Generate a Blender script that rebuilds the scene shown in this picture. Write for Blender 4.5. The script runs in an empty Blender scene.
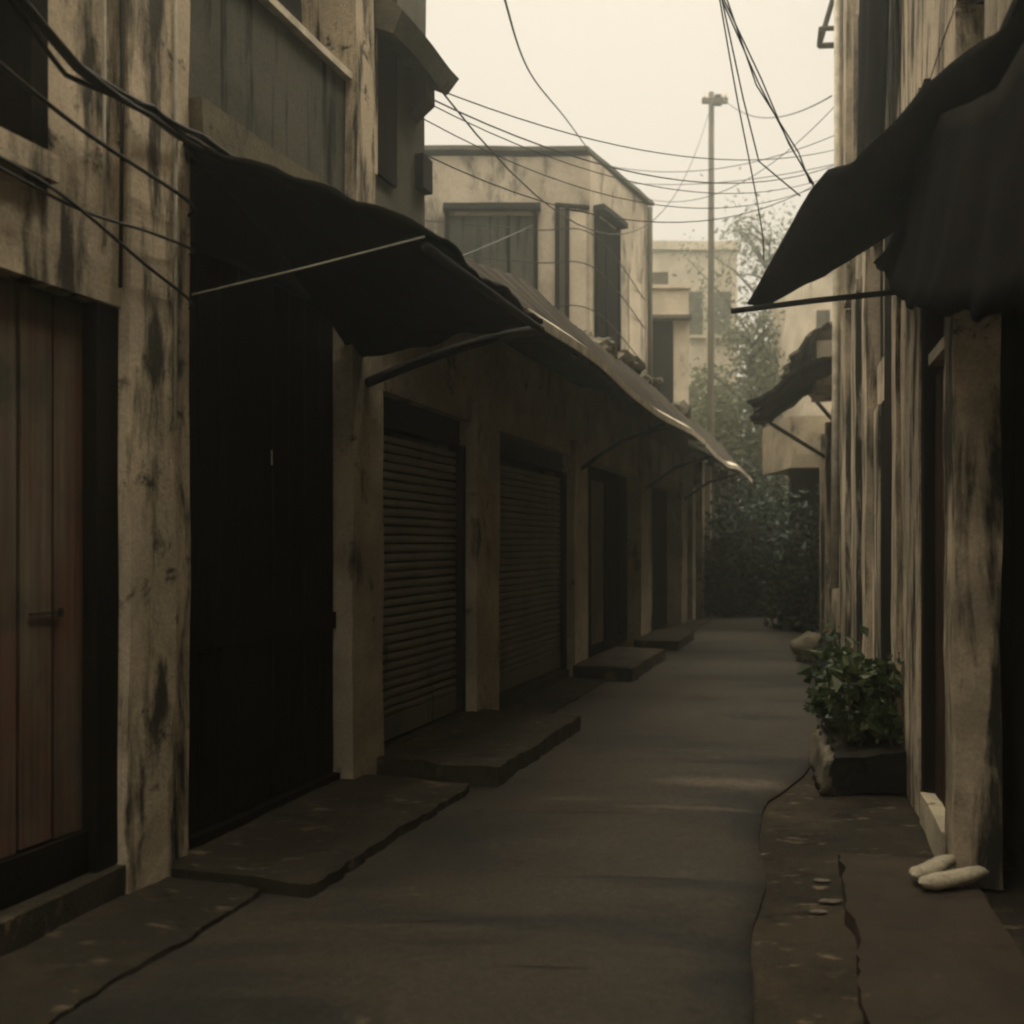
import bpy, bmesh, math, random
from mathutils import Vector, noise
random.seed(7)
scene = bpy.context.scene
R = math.radians

# ---------------------------------------------------------------- camera, sky, sun, exposure
cam_d = bpy.data.cameras.new("camera")
cam_d.sensor_width = 36; cam_d.lens = 35.16
cam_d.shift_y = 33/1024
cam_d.clip_end = 600; cam_d.clip_start = 0.05
cam = bpy.data.objects.new("camera", cam_d)
scene.collection.objects.link(cam)
cam_d.dof.use_dof = True; cam_d.dof.focus_distance = 6.5; cam_d.dof.aperture_fstop = 1.8
cam.location = (0, 0, 1.5); cam.rotation_euler = (R(90), 0, 0)
scene.camera = cam

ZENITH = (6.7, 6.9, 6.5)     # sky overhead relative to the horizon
SUN_EL, SUN_AZ = 64, 70          # degrees; azimuth clockwise from +Y
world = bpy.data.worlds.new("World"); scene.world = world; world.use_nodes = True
nt = world.node_tree; nt.nodes.clear()
sky = nt.nodes.new("ShaderNodeTexSky"); sky.sky_type = 'NISHITA'; sky.sun_disc = False
sky.sun_elevation = R(SUN_EL); sky.sun_rotation = R(SUN_AZ)
sky.dust_density = 6; sky.air_density = 1.5
mx = nt.nodes.new("ShaderNodeMix"); mx.data_type = 'RGBA'; mx.inputs[0].default_value = 0.94
mx.inputs[7].default_value = (7.15, 6.2, 5.1, 1)         # warm overcast layer over the clear sky
bg = nt.nodes.new("ShaderNodeBackground"); bg.inputs[1].default_value = 0.1
wo = nt.nodes.new("ShaderNodeOutputWorld")
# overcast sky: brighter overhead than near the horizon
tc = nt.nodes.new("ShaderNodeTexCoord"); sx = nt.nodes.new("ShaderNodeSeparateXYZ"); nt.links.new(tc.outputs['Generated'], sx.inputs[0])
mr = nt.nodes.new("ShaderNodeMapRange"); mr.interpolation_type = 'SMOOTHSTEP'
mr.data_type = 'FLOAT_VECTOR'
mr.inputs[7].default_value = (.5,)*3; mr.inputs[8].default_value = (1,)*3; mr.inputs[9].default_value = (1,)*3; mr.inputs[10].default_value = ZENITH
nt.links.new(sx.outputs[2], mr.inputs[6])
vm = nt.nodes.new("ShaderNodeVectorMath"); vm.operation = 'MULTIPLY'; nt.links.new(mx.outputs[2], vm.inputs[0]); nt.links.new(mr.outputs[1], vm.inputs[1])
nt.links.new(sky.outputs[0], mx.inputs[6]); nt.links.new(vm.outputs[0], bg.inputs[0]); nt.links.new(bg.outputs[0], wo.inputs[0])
sd = bpy.data.lights.new("sun", 'SUN'); sd.energy = .9; sd.angle = R(18); sd.color = (1, .9, .74)
so = bpy.data.objects.new("sun", sd); scene.collection.objects.link(so)
_d = Vector((math.sin(R(SUN_AZ))*math.cos(R(SUN_EL)), math.cos(R(SUN_AZ))*math.cos(R(SUN_EL)), math.sin(R(SUN_EL))))
so.rotation_euler = _d.to_track_quat('Z', 'Y').to_euler()
scene.view_settings.view_transform = 'Standard'; scene.view_settings.look = 'None'
scene.view_settings.exposure = 0.4; scene.view_settings.gamma = 1
scene.render.engine = 'CYCLES'
scene.cycles.volume_bounces = 2
scene.cycles.filter_width = 2.2
scene.cycles.max_bounces = 6; scene.cycles.diffuse_bounces = 3

# ---------------------------------------------------------------- materials
def lin(c): return (c[0], c[1], c[2], 1)
def new_mat(name):
    m = bpy.data.materials.new(name); m.use_nodes = True
    n = m.node_tree.nodes; n.clear()
    out = n.new("ShaderNodeOutputMaterial"); b = n.new("ShaderNodeBsdfPrincipled")
    m.node_tree.links.new(b.outputs[0], out.inputs[0])
    return m, m.node_tree, b
def noise_node(t, scale, detail=5, vec=None, rough=.6, dist=0):
    n = t.nodes.new("ShaderNodeTexNoise"); n.inputs['Scale'].default_value = scale
    n.inputs['Detail'].default_value = detail; n.inputs['Roughness'].default_value = rough
    n.inputs['Distortion'].default_value = dist
    if vec: t.links.new(vec, n.inputs['Vector'])
    return n
def ramp(t, src, p0, p1, c0=(0,0,0), c1=(1,1,1)):
    r = t.nodes.new("ShaderNodeValToRGB")
    r.color_ramp.elements[0].position = p0; r.color_ramp.elements[1].position = p1
    r.color_ramp.elements[0].color = lin(c0); r.color_ramp.elements[1].color = lin(c1)
    t.links.new(src, r.inputs[0]); return r.outputs[0]
def mixc(t, fac, a, b, blend='MIX'):
    m = t.nodes.new("ShaderNodeMix"); m.data_type = 'RGBA'; m.blend_type = blend
    for s, v in ((m.inputs[0], fac), (m.inputs[6], a), (m.inputs[7], b)):
        if isinstance(v, tuple): s.default_value = lin(v)
        elif isinstance(v, (int, float)): s.default_value = v
        else: t.links.new(v, s)
    return m.outputs[2]
def stained(name, base, alt, dark, streak=.5, blot=.5, rough=.85, bump=.25, hs=6, vs=.45, off=0, spec=.10, metal=0, fine=60, bdist=.02):
    """weathered surface: two-tone blotches, vertical run-down stains, specks and fine relief"""
    m, t, b = new_mat(name)
    g = t.nodes.new("ShaderNodeNewGeometry")
    mp = t.nodes.new("ShaderNodeMapping"); mp.inputs['Scale'].default_value = (hs, hs, vs*2.2); mp.inputs['Location'].default_value = (off, off*.7, off*1.3)
    t.links.new(g.outputs['Position'], mp.inputs['Vector'])
    mp2 = t.nodes.new("ShaderNodeMapping"); mp2.inputs['Location'].default_value = (off*3.1, off, off*.4)
    t.links.new(g.outputs['Position'], mp2.inputs['Vector'])
    n1 = noise_node(t, 1.0, 7, mp.outputs[0], .65, .25)
    n2 = noise_node(t, 1.7, 6, mp2.outputs[0], .65)
    n3 = noise_node(t, fine, 4, mp2.outputs[0], .7)
    n4 = noise_node(t, 6.5, 6, mp2.outputs[0], .7, .3)
    c = mixc(t, ramp(t, n2.outputs[0], .42, .57), base, alt)
    c = mixc(t, ramp(t, n1.outputs[0], .66-.17*streak, .77-.17*streak), c, dark)
    bl = ramp(t, n4.outputs[0], .72-.18*blot, .82-.18*blot)
    c = mixc(t, bl, c, tuple(x*1.15 for x in dark))
    sp = ramp(t, n3.outputs[0], .3, .75, (.72,.72,.72), (1.12,1.12,1.12))
    c = mixc(t, 1.0, c, sp, 'MULTIPLY')
    t.links.new(c, b.inputs['Base Color'])
    b.inputs['Roughness'].default_value = rough; b.inputs['Metallic'].default_value = metal
    b.inputs['Specular IOR Level'].default_value = spec
    bu = t.nodes.new("ShaderNodeBump"); bu.inputs['Strength'].default_value = bump; bu.inputs['Distance'].default_value = bdist
    ad = t.nodes.new("ShaderNodeMath"); ad.operation = 'ADD'
    t.links.new(n4.outputs[0], ad.inputs[0]); t.links.new(n3.outputs[0], ad.inputs[1])
    t.links.new(ad.outputs[0], bu.inputs['Height']); t.links.new(bu.outputs[0], b.inputs['Normal'])
    return m
def plain(name, col, rough=.7, spec=.12, metal=0, var=.3, scale=12):
    m, t, b = new_mat(name)
    g = t.nodes.new("ShaderNodeNewGeometry")
    n = noise_node(t, scale, 5, g.outputs['Position'])
    c = ramp(t, n.outputs[0], .3, .7, tuple(x*(1-var) for x in col), tuple(x*(1+var) for x in col))
    t.links.new(c, b.inputs['Base Color']); b.inputs['Roughness'].default_value = rough
    b.inputs['Metallic'].default_value = metal; b.inputs['Specular IOR Level'].default_value = spec
    return m
def leafmat(name, c0, c1, c2):
    m, t, b = new_mat(name)
    g = t.nodes.new("ShaderNodeNewGeometry")
    n = noise_node(t, .9, 3, g.outputs['Position'])
    c = mixc(t, ramp(t, n.outputs[0], .35, .65), c0, c1)
    c = mixc(t, ramp(t, g.outputs['Random Per Island'], .55, 1), c, c2)
    t.links.new(c, b.inputs['Base Color']); b.inputs['Roughness'].default_value = .5
    b.inputs['Specular IOR Level'].default_value = .35
    b.inputs['Transmission Weight'].default_value = 0
    tr = t.nodes.new("ShaderNodeBsdfTranslucent"); t.links.new(c, tr.inputs[0])
    ms = t.nodes.new("ShaderNodeMixShader"); ms.inputs[0].default_value = .3
    o = [x for x in t.nodes if x.type == 'OUTPUT_MATERIAL'][0]
    t.links.new(b.outputs[0], ms.inputs[1]); t.links.new(tr.outputs[0], ms.inputs[2]); t.links.new(ms.outputs[0], o.inputs[0])
    return m

M = {}
DK = (.060, .056, .044)
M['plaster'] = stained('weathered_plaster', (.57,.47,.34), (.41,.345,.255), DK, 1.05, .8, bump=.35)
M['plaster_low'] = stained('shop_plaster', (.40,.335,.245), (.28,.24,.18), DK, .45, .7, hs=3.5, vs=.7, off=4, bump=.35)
M['plaster_right'] = stained('timber_post_plaster', (.57,.465,.34), (.36,.30,.22), (.04,.038,.031), 1.1, .6, hs=6, vs=.42, off=9)
M['panel'] = stained('grey_parapet', (.10,.096,.075), (.072,.072,.058), (.02,.021,.018), .7, .2, hs=9, vs=.3, off=2)
M['mossy'] = stained('mossy_ledge', (.15,.13,.09), (.10,.09,.065), (.03,.03,.022), .4, .6, off=3)
M['pale'] = stained('pale_render', (.56,.48,.38), (.43,.37,.29), (.16,.14,.11), .8, .35, hs=3, vs=.5, off=6)
M['pale2'] = stained('haze_pale_render', (.66,.57,.45), (.55,.475,.37), (.24,.205,.16), .3, .3, hs=3, off=12)  # extra pale, so distance haze is partly put into the colour
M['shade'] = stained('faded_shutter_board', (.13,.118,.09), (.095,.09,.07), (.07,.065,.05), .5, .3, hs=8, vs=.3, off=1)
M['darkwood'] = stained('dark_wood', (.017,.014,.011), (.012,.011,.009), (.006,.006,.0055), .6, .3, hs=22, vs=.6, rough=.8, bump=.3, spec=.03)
M['redwood'] = stained('dark_red_door', (.06,.036,.026), (.04,.028,.021), (.015,.014,.012), .6, .3, hs=16, vs=.5, rough=.8, off=5, spec=.05)
M['slat'] = stained('dusty_shutter_steel', (.17,.152,.118), (.125,.115,.093), (.03,.03,.026), .35, .4, rough=.55, metal=.25, bump=.15, off=7)
M['roof'] = stained('rusty_roof_tin', (.060,.049,.037), (.040,.034,.027), (.016,.015,.013), .5, .6, hs=5, vs=1.2, off=8)
M['drip'] = plain('weathered_drip_edge', (.55,.49,.39), .5, var=.35, scale=7)
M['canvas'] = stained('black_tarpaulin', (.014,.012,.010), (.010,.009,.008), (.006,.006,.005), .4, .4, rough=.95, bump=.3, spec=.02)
M['void'] = plain('unlit_interior', (.006,.006,.0055), .95, .02)  # near-black colour stands in for missing light
M['metal'] = plain('dark_iron', (.022,.021,.019), .7, .08)
M['cable'] = plain('black_cable', (.018,.017,.015), .6, .3)
M['palecable'] = plain('pale_cord', (.45,.42,.34), .6, .3)
M['pole'] = stained('weathered_pole', (.13,.105,.08), (.10,.085,.065), (.05,.045,.04), .4, .3, hs=20, vs=.8)
M['paved'] = stained('worn_pavement', (.066,.054,.038), (.042,.036,.027), (.018,.017,.015), .3, .65, hs=1.6, vs=1.6, off=2, bump=.7, fine=90, bdist=.025)
M['slabr'] = stained('brown_pavement', (.062,.046,.034), (.048,.038,.029), (.024,.021,.017), .25, .4, hs=1.4, vs=1.4, off=14, bump=.6, fine=110)
M['stone'] = stained('pale_stone', (.50,.43,.31), (.38,.33,.25), (.12,.10,.08), .3, .5, hs=12, vs=12, bump=.5)
M['rough_stone'] = stained('rough_trough_stone', (.20,.17,.125), (.12,.105,.08), (.025,.024,.02), .4, .6, hs=8, vs=6, bump=.8)
M['trough'] = stained('black_trough_stone', (.030,.027,.022), (.022,.02,.017), (.01,.01,.009), .4, .5, hs=8, vs=6, bump=.6)
M['soil'] = plain('dark_soil', (.02,.016,.012), .95)
M['bark'] = stained('bark', (.07,.055,.04), (.05,.042,.032), (.02,.018,.015), .5, .4, hs=14, vs=2, bump=.8)
M['leaf_pot'] = leafmat('pot_leaf', (.022,.038,.012), (.032,.055,.017), (.12,.13,.06))
M['leaf_far'] = leafmat('hazed_tree_leaf', (.09,.10,.055), (.13,.135,.075), (.17,.17,.10))  # foliage lightened to carry haze in its colour
M['leaf_dark'] = leafmat('shrub_leaf', (.012,.026,.017), (.018,.033,.021), (.03,.045,.028))

# painted plank door: beige with worn red-brown paint
def plank_mat():
    m, t, b = new_mat('worn_painted_planks')
    g = t.nodes.new("ShaderNodeNewGeometry")
    mp = t.nodes.new("ShaderNodeMapping"); mp.inputs['Scale'].default_value = (7, 7, .9)
    t.links.new(g.outputs['Position'], mp.inputs['Vector'])
    mp3 = t.nodes.new("ShaderNodeMapping"); mp3.inputs['Scale'].default_value = (45, 45, .9)
    t.links.new(g.outputs['Position'], mp3.inputs['Vector'])
    n1 = noise_node(t, 1, 5, mp.outputs[0], .6); n2 = noise_node(t, 2.2, 5, g.outputs['Position'], .65); n3 = noise_node(t, 1, 4, mp3.outputs[0], .7)
    c = mixc(t, ramp(t, n1.outputs[0], .44, .58), (.13,.10,.07), (.12,.062,.042))
    c = mixc(t, ramp(t, n2.outputs[0], .5, .66), c, (.06,.058,.042))
    c = mixc(t, 1.0, c, ramp(t, n3.outputs[0], .3, .7, (.5,.5,.5), (1.1,1.1,1.1)), 'MULTIPLY')
    t.links.new(c, b.inputs['Base Color']); b.inputs['Roughness'].default_value = .75; b.inputs['Specular IOR Level'].default_value = .25
    bu = t.nodes.new("ShaderNodeBump"); bu.inputs['Strength'].default_value = .4; bu.inputs['Distance'].default_value = .01
    t.links.new(n3.outputs[0], bu.inputs['Height']); t.links.new(bu.outputs[0], b.inputs['Normal'])
    return m
M['plank'] = plank_mat()

def road_mat():
    m, t, b = new_mat('patched_asphalt')
    g = t.nodes.new("ShaderNodeNewGeometry")
    mp = t.nodes.new("ShaderNodeMapping"); mp.inputs['Scale'].default_value = (.35, 1.5, 1); mp.inputs['Rotation'].default_value = (0,0,R(8))
    t.links.new(g.outputs['Position'], mp.inputs['Vector'])
    a = noise_node(t, 1.0, 6, mp.outputs[0], .6, .3)          # bands across the lane: old resurfacing joints
    p = noise_node(t, .55, 5, g.outputs['Position'], .6)
    s = noise_node(t, 95, 4, g.outputs['Position'], .7)
    k = noise_node(t, 3.2, 8, g.outputs['Position'], .7, .4)
    c = mixc(t, ramp(t, a.outputs[0], .44, .57), (.025,.023,.019), (.058,.048,.036))
    c = mixc(t, ramp(t, p.outputs[0], .44, .56), c, (.056,.044,.032))
    c = mixc(t, ramp(t, k.outputs[0], .62, .70), c, (.12,.095,.066))
    c = mixc(t, ramp(t, k.outputs[0], .30, .39, (1,1,1), (0,0,0)), c, (.016,.015,.013))
    # worn spots and cracks with a place of their own
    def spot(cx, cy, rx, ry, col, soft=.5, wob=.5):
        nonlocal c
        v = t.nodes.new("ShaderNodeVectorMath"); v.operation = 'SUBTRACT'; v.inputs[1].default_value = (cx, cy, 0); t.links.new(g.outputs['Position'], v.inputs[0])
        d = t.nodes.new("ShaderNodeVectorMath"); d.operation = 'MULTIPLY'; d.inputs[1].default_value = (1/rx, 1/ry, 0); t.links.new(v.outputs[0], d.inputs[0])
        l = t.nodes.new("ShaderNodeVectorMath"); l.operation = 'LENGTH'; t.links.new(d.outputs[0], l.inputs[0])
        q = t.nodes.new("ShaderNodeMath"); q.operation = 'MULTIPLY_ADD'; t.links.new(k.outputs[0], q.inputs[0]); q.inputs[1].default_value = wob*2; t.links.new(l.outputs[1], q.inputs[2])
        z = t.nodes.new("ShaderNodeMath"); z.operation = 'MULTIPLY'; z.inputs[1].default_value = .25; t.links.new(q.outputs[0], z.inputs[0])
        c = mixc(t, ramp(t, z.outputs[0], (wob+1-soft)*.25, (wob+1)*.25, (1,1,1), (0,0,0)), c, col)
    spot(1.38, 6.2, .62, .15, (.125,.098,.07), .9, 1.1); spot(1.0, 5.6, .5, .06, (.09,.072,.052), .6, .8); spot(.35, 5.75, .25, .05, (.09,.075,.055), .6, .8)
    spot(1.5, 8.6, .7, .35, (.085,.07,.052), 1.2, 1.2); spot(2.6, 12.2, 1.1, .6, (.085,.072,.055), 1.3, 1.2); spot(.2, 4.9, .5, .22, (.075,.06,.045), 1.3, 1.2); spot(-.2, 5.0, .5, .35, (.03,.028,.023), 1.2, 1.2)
    spot(-.36, 3.87, .20, .011, (.012,.012,.011)); spot(.12, 3.46, .20, .013, (.010,.010,.009)); spot(.55, 4.4, .6, .028, (.022,.02,.018), .8, .7); spot(.3, 5.45, .7, .03, (.022,.02,.018), .8, .7)
    c = mixc(t, 1.0, c, ramp(t, s.outputs[0], .3, .72, (.5,.5,.5), (1.4,1.4,1.4)), 'MULTIPLY')
    s2 = noise_node(t, 26, 5, g.outputs['Position'], .75)
    c = mixc(t, 1.0, c, ramp(t, s2.outputs[0], .32, .68, (.62,.62,.62), (1.3,1.3,1.3)), 'MULTIPLY')
    t.links.new(c, b.inputs['Base Color']); b.inputs['Roughness'].default_value = .58; b.inputs['Specular IOR Level'].default_value = .22
    bu = t.nodes.new("ShaderNodeBump"); bu.inputs['Strength'].default_value = .6; bu.inputs['Distance'].default_value = .03
    ad = t.nodes.new("ShaderNodeMath"); ad.operation = 'ADD'
    t.links.new(k.outputs[0], ad.inputs[0]); t.links.new(s.outputs[0], ad.inputs[1])
    t.links.new(ad.outputs[0], bu.inputs['Height']); t.links.new(bu.outputs[0], b.inputs['Normal'])
    return m
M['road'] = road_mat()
def flecks(m, sc, col, lo=.66, hi=.72, stretch=(1,2.2,1)):
    t = m.node_tree; b = [n for n in t.nodes if n.type == 'BSDF_PRINCIPLED'][0]; src = b.inputs['Base Color'].links[0].from_socket
    g = t.nodes.new("ShaderNodeNewGeometry"); mp = t.nodes.new("ShaderNodeMapping"); mp.inputs['Scale'].default_value = stretch
    t.links.new(g.outputs['Position'], mp.inputs['Vector']); n = noise_node(t, sc, 5, mp.outputs[0], .62, .4)
    t.links.new(mixc(t, ramp(t, n.outputs[0], lo, hi), src, col), b.inputs['Base Color'])
M['dirt'] = stained('packed_dirt', (.085,.066,.046), (.05,.042,.032), (.04,.035,.028), .35, .7, hs=1.8, vs=1.8, off=21, bump=.9, fine=70, bdist=.04)

flecks(M['dirt'], 5, (.24,.19,.125), .60, .68); flecks(M['dirt'], 2.2, (.025,.022,.018), .58, .66); flecks(M['slabr'], 3.5, (.035,.028,.022), .56, .68); flecks(M['paved'], 6, (.13,.105,.07), .58, .68); flecks(M['paved'], 3, (.022,.021,.018), .56, .68)
flecks(M['slabr'], 9, (.13,.10,.07), .68, .76)

# ---------------------------------------------------------------- building helpers
aL, kL = -2.98, .33               # left wall line  x = aL + kL*y
aR, kR = .82, .26                 # right wall line x = aR + kR*y
nL = Vector((1, -kL)).normalized(); nR = Vector((-1, kR)).normalized()
def L(y, o, z): return Vector((aL + kL*y + o*nL.x, y + o*nL.y, z))
def Q(y, o, z): return Vector((aR + kR*y + o*nR.x, y + o*nR.y, z))
def W(x, y, z): return Vector((x, y, z))

ROOT = {}
def tag(o, label=None, cat=None, group=None, kind=None):
    if label: o['label'] = label
    if cat: o['category'] = cat
    if group: o['group'] = group
    if kind: o['kind'] = kind
    return o
def thing(name, loc, label, cat, group=None):
    o = bpy.data.objects.new(name, None); o.empty_display_size = .2
    scene.collection.objects.link(o); o.location = loc
    ROOT[o.name] = Vector(loc)
    return tag(o, label, cat, group)

class MB:
    def __init__(s): s.bm = bmesh.new()
    def hexa(s, p):
        v = [s.bm.verts.new(q) for q in p]
        for f in ((0,1,2,3),(7,6,5,4),(0,4,5,1),(1,5,6,2),(2,6,7,3),(3,7,4,0)): s.bm.faces.new([v[i] for i in f])
        return s
    def box(s, P, y0, y1, o0, o1, z0, z1):
        return s.hexa([P(a,b,z0) for a,b in ((y0,o0),(y0,o1),(y1,o1),(y1,o0))] + [P(a,b,z1) for a,b in ((y0,o0),(y0,o1),(y1,o1),(y1,o0))])
    def tube(s, pts, r, n=8, r1=None):
        pts = [Vector(p) for p in pts]; rings = []
        for i, p in enumerate(pts):
            d = (pts[min(i+1,len(pts)-1)] - pts[max(i-1,0)]).normalized()
            u = d.cross(Vector((0,0,1)))
            if u.length < .05: u = d.cross(Vector((1,0,0)))
            u.normalize(); w = d.cross(u)
            rr = r if r1 is None else r + (r1-r)*i/(len(pts)-1)
            rings.append([s.bm.verts.new(p + rr*(math.cos(t*2*math.pi/n)*u + math.sin(t*2*math.pi/n)*w)) for t in range(n)])
        for a, b in zip(rings, rings[1:]):
            for t in range(n): s.bm.faces.new((a[t], a[(t+1)%n], b[(t+1)%n], b[t]))
        s.bm.faces.new(rings[0][::-1]); s.bm.faces.new(rings[-1])
        return s
    def sheet(s, rows, th=.02):
        """grid of points, given thickness"""
        g = [[Vector(p) for p in r] for r in rows]; nr, nc = len(g), len(g[0]); top = []; bot = []
        for i in range(nr):
            a = []; b = []
            for j in range(nc):
                du = g[min(i+1,nr-1)][j]-g[max(i-1,0)][j]; dv = g[i][min(j+1,nc-1)]-g[i][max(j-1,0)]
                nn = du.cross(dv); nn = nn.normalized() if nn.length > 1e-6 else Vector((0,0,1))
                a.append(s.bm.verts.new(g[i][j]+nn*th/2)); b.append(s.bm.verts.new(g[i][j]-nn*th/2))
            top.append(a); bot.append(b)
        for i in range(nr-1):
            for j in range(nc-1):
                s.bm.faces.new((top[i][j],top[i+1][j],top[i+1][j+1],top[i][j+1]))
                s.bm.faces.new((bot[i][j],bot[i][j+1],bot[i+1][j+1],bot[i+1][j]))
        for i in range(nr-1):
            s.bm.faces.new((top[i][0],bot[i][0],bot[i+1][0],top[i+1][0])); s.bm.faces.new((top[i][-1],top[i+1][-1],bot[i+1][-1],bot[i][-1]))
        for j in range(nc-1):
            s.bm.faces.new((top[0][j],top[0][j+1],bot[0][j+1],bot[0][j])); s.bm.faces.new((top[-1][j],bot[-1][j],bot[-1][j+1],top[-1][j+1]))
        return s
    def worn(s, amt=.012, step=.22, bev=.012):
        """soften and dent edges the way old render and stone wear"""
        if bev:
            es = [e for e in s.bm.edges if len(e.link_faces) == 2 and e.calc_face_angle(0) > .5]
            bmesh.ops.bevel(s.bm, geom=es, offset=bev, segments=2, profile=.6, affect='EDGES', clamp_overlap=True)
        for _ in range(5):
            es = [e for e in s.bm.edges if e.calc_length() > step*1.5]
            if not es or len(s.bm.verts) > 9000: break
            bmesh.ops.subdivide_edges(s.bm, edges=es, cuts=1, use_grid_fill=True)
        for v in s.bm.verts:
            p = v.co
            v.co = p + noise.noise_vector(p*1.6)*amt + noise.noise_vector(p*7)*amt*.45
        return s
    def build(s, name, mat, parent=None, smooth=False):
        me = bpy.data.meshes.new(name)
        bmesh.ops.recalc_face_normals(s.bm, faces=s.bm.faces[:])
        off = Vector((0,0,0))
        p = parent
        while p is not None and p.name not in ROOT: p = p.parent
        if p is not None: off = ROOT[p.name]
        else:
            zs = [v.co.z for v in s.bm.verts]; n = len(zs)
            off = Vector((sum(v.co.x for v in s.bm.verts)/n, sum(v.co.y for v in s.bm.verts)/n, min(zs)))
        bmesh.ops.translate(s.bm, vec=-off, verts=s.bm.verts[:])
        s.bm.to_mesh(me); s.bm.free()
        if smooth:
            for f in me.polygons: f.use_smooth = True
        me.materials.append(mat)
        o = bpy.data.objects.new(name, me); scene.collection.objects.link(o)
        if parent is not None: o.parent = parent
        else: o.location = off; ROOT[o.name] = off.copy()
        return o
def wbox(parent, name, mat, P, y0, y1, o0, o1, z0, z1, amt=.01, bev=.012, step=.25):
    return MB().box(P, y0, y1, o0, o1, z0, z1).worn(amt, step, bev).build(name, mat, parent)
def sharp(parent, name, mat, P, *a): return wbox(parent, name, mat, P, *a, amt=.003, bev=.006, step=.6)

def planks(P, y0, y1, o, z0, z1, n, th=.03, gap=.008):
    b = MB(); w = (y1-y0)/n
    for i in range(n):
        d = random.uniform(-.006, .006)
        b.box(P, y0+i*w+gap/2, y0+(i+1)*w-gap/2, o-th, o+d, z0+random.uniform(0,.012), z1)
    return b
def leaves(pts, size, rnd, up=.2, asp=.5):
    """many small folded leaves at the given points"""
    vs, fs = [], []
    for p in pts:
        s = size*(.4 + 1.25*rnd.random()**1.6)
        d = Vector((rnd.gauss(0,1), rnd.gauss(0,1), rnd.gauss(up,.8))).normalized()
        u = d.cross(Vector((rnd.gauss(0,1), rnd.gauss(0,1), rnd.gauss(0,1))))
        if u.length < .01: continue
        u.normalize(); w = d.cross(u)
        k = len(vs); a = s*asp*.5
        vs += [p, p+d*s*.45+u*a+w*a*.35, p+d*s, p+d*s*.45-u*a+w*a*.35]
        fs += [(k,k+1,k+2),(k,k+2,k+3)]
    return vs, fs
def leafmesh(name, vs, fs, mat, parent):
    off = ROOT[parent.name]
    me = bpy.data.meshes.new(name); me.from_pydata([tuple(v-off) for v in vs], [], fs); me.materials.append(mat)
    o = bpy.data.objects.new(name, me); scene.collection.objects.link(o); o.parent = parent
    return o

# ---------------------------------------------------------------- ground, road, pavements
def struct(o): o['kind'] = 'structure'; return o
b = MB(); b.sheet([[(-75,-60,-.11),(-75,95,-.11)],[(75,-60,-.11),(75,95,-.11)]], .2)
struct(b.build('ground', M['dirt']))
# the lane: a sheet 6 mm over the ground, gently crowned and uneven
rows = []
for i in range(150):
    y = -12 + 36*i/149
    l = L(y, .1, 0); r = Q(y, .30 + .55*max(0, min(1, (7.4-y)/1.9)) + .05*noise.noise(Vector((y*1.3, 3, 0))) + .035*noise.noise(Vector((y*6, 3, 0))), 0)
    row = []
    for j in range(15):
        p = l.lerp(r, j/14)
        p.z = -.002 + .034*math.sin(math.pi*j/14)**.6 + .008*math.sin(math.pi*j/14)*(noise.noise(p*1.1)+1) + .004*noise.noise(p*5)
        row.append(p)
    rows.append(row)
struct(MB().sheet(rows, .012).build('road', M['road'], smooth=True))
def slab(name, P, y0, y1, o0, o1, z, mat, amt=.03):
    ny, no = max(4, int((y1-y0)/.05)), 9
    rows = []
    for i in range(ny+1):
        y = y0 + (y1-y0)*i/ny
        oo = o1 + .02*noise.noise(Vector((y*2.3, o1*7, 2))) + .016*noise.noise(Vector((y*9, o1, 5))) + .014*noise.noise(Vector((y*27, o1, 8)))
        rows.append([P(y, o0 + (oo-o0)*j/no, z - .012*(j/no)**2) for j in range(no+1)])
    b = MB(); g = rows; nr, nc = len(g), len(g[0])
    t = [[b.bm.verts.new(p) for p in r] for r in g]
    u = [[b.bm.verts.new(Vector((p.x, p.y, -.02))) for p in r] for r in g]
    F = b.bm.faces.new
    for i in range(nr-1):
        for j in range(nc-1): F((t[i][j],t[i+1][j],t[i+1][j+1],t[i][j+1]))
        F((t[i][0],u[i][0],u[i+1][0],t[i+1][0])); F((t[i][-1],t[i+1][-1],u[i+1][-1],u[i][-1]))
    for j in range(nc-1):
        F((t[0][j],t[0][j+1],u[0][j+1],u[0][j])); F((t[-1][j],u[-1][j],u[-1][j+1],t[-1][j+1]))
    F([u[i][0] for i in range(nr)] + [u[-1][j] for j in range(1,nc)] + [u[i][-1] for i in range(nr-2,-1,-1)] + [u[0][j] for j in range(nc-2,0,-1)])
    es = [e for e in b.bm.edges if len(e.link_faces) == 2 and e.calc_face_angle(0) > .7 and max(v.co.z for v in e.verts) > 0 and min(v.co.z for v in e.verts) > -.01]
    bmesh.ops.bevel(b.bm, geom=es, offset=.022, segments=3, profile=.5, affect='EDGES', clamp_overlap=True)
    for v in b.bm.verts:
        p = v.co.copy(); v.co = p + noise.noise_vector(p*3)*amt*.4 + noise.noise_vector(p*13)*amt*.22 + noise.noise_vector(p*31)*amt*.12
    return b.build(name, mat)
struct(slab('pavement', L, -8, 4.36, -.05, .53, .065, M['paved']))
struct(slab('pavement', L, 4.38, 6.15, -.05, .74, .095, M['paved']))
struct(slab('pavement', L, 6.1, 19.5, -.05, .42, .055, M['paved']))
struct(slab('pavement', Q, -8, 4.55, -.05, .50, .07, M['slabr']))
tag(slab('doorstep', L, 6.30, 8.15, .0, .86, .165, M['paved'], .045), 'large worn concrete doorstep in front of the two roller shutters', 'doorstep')
tag(slab('doorstep', L, 10.9, 12.9, .05, .70, .19, M['paved'], .04), 'concrete doorstep beyond the second shutter, before the dark folding door', 'doorstep')
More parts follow.
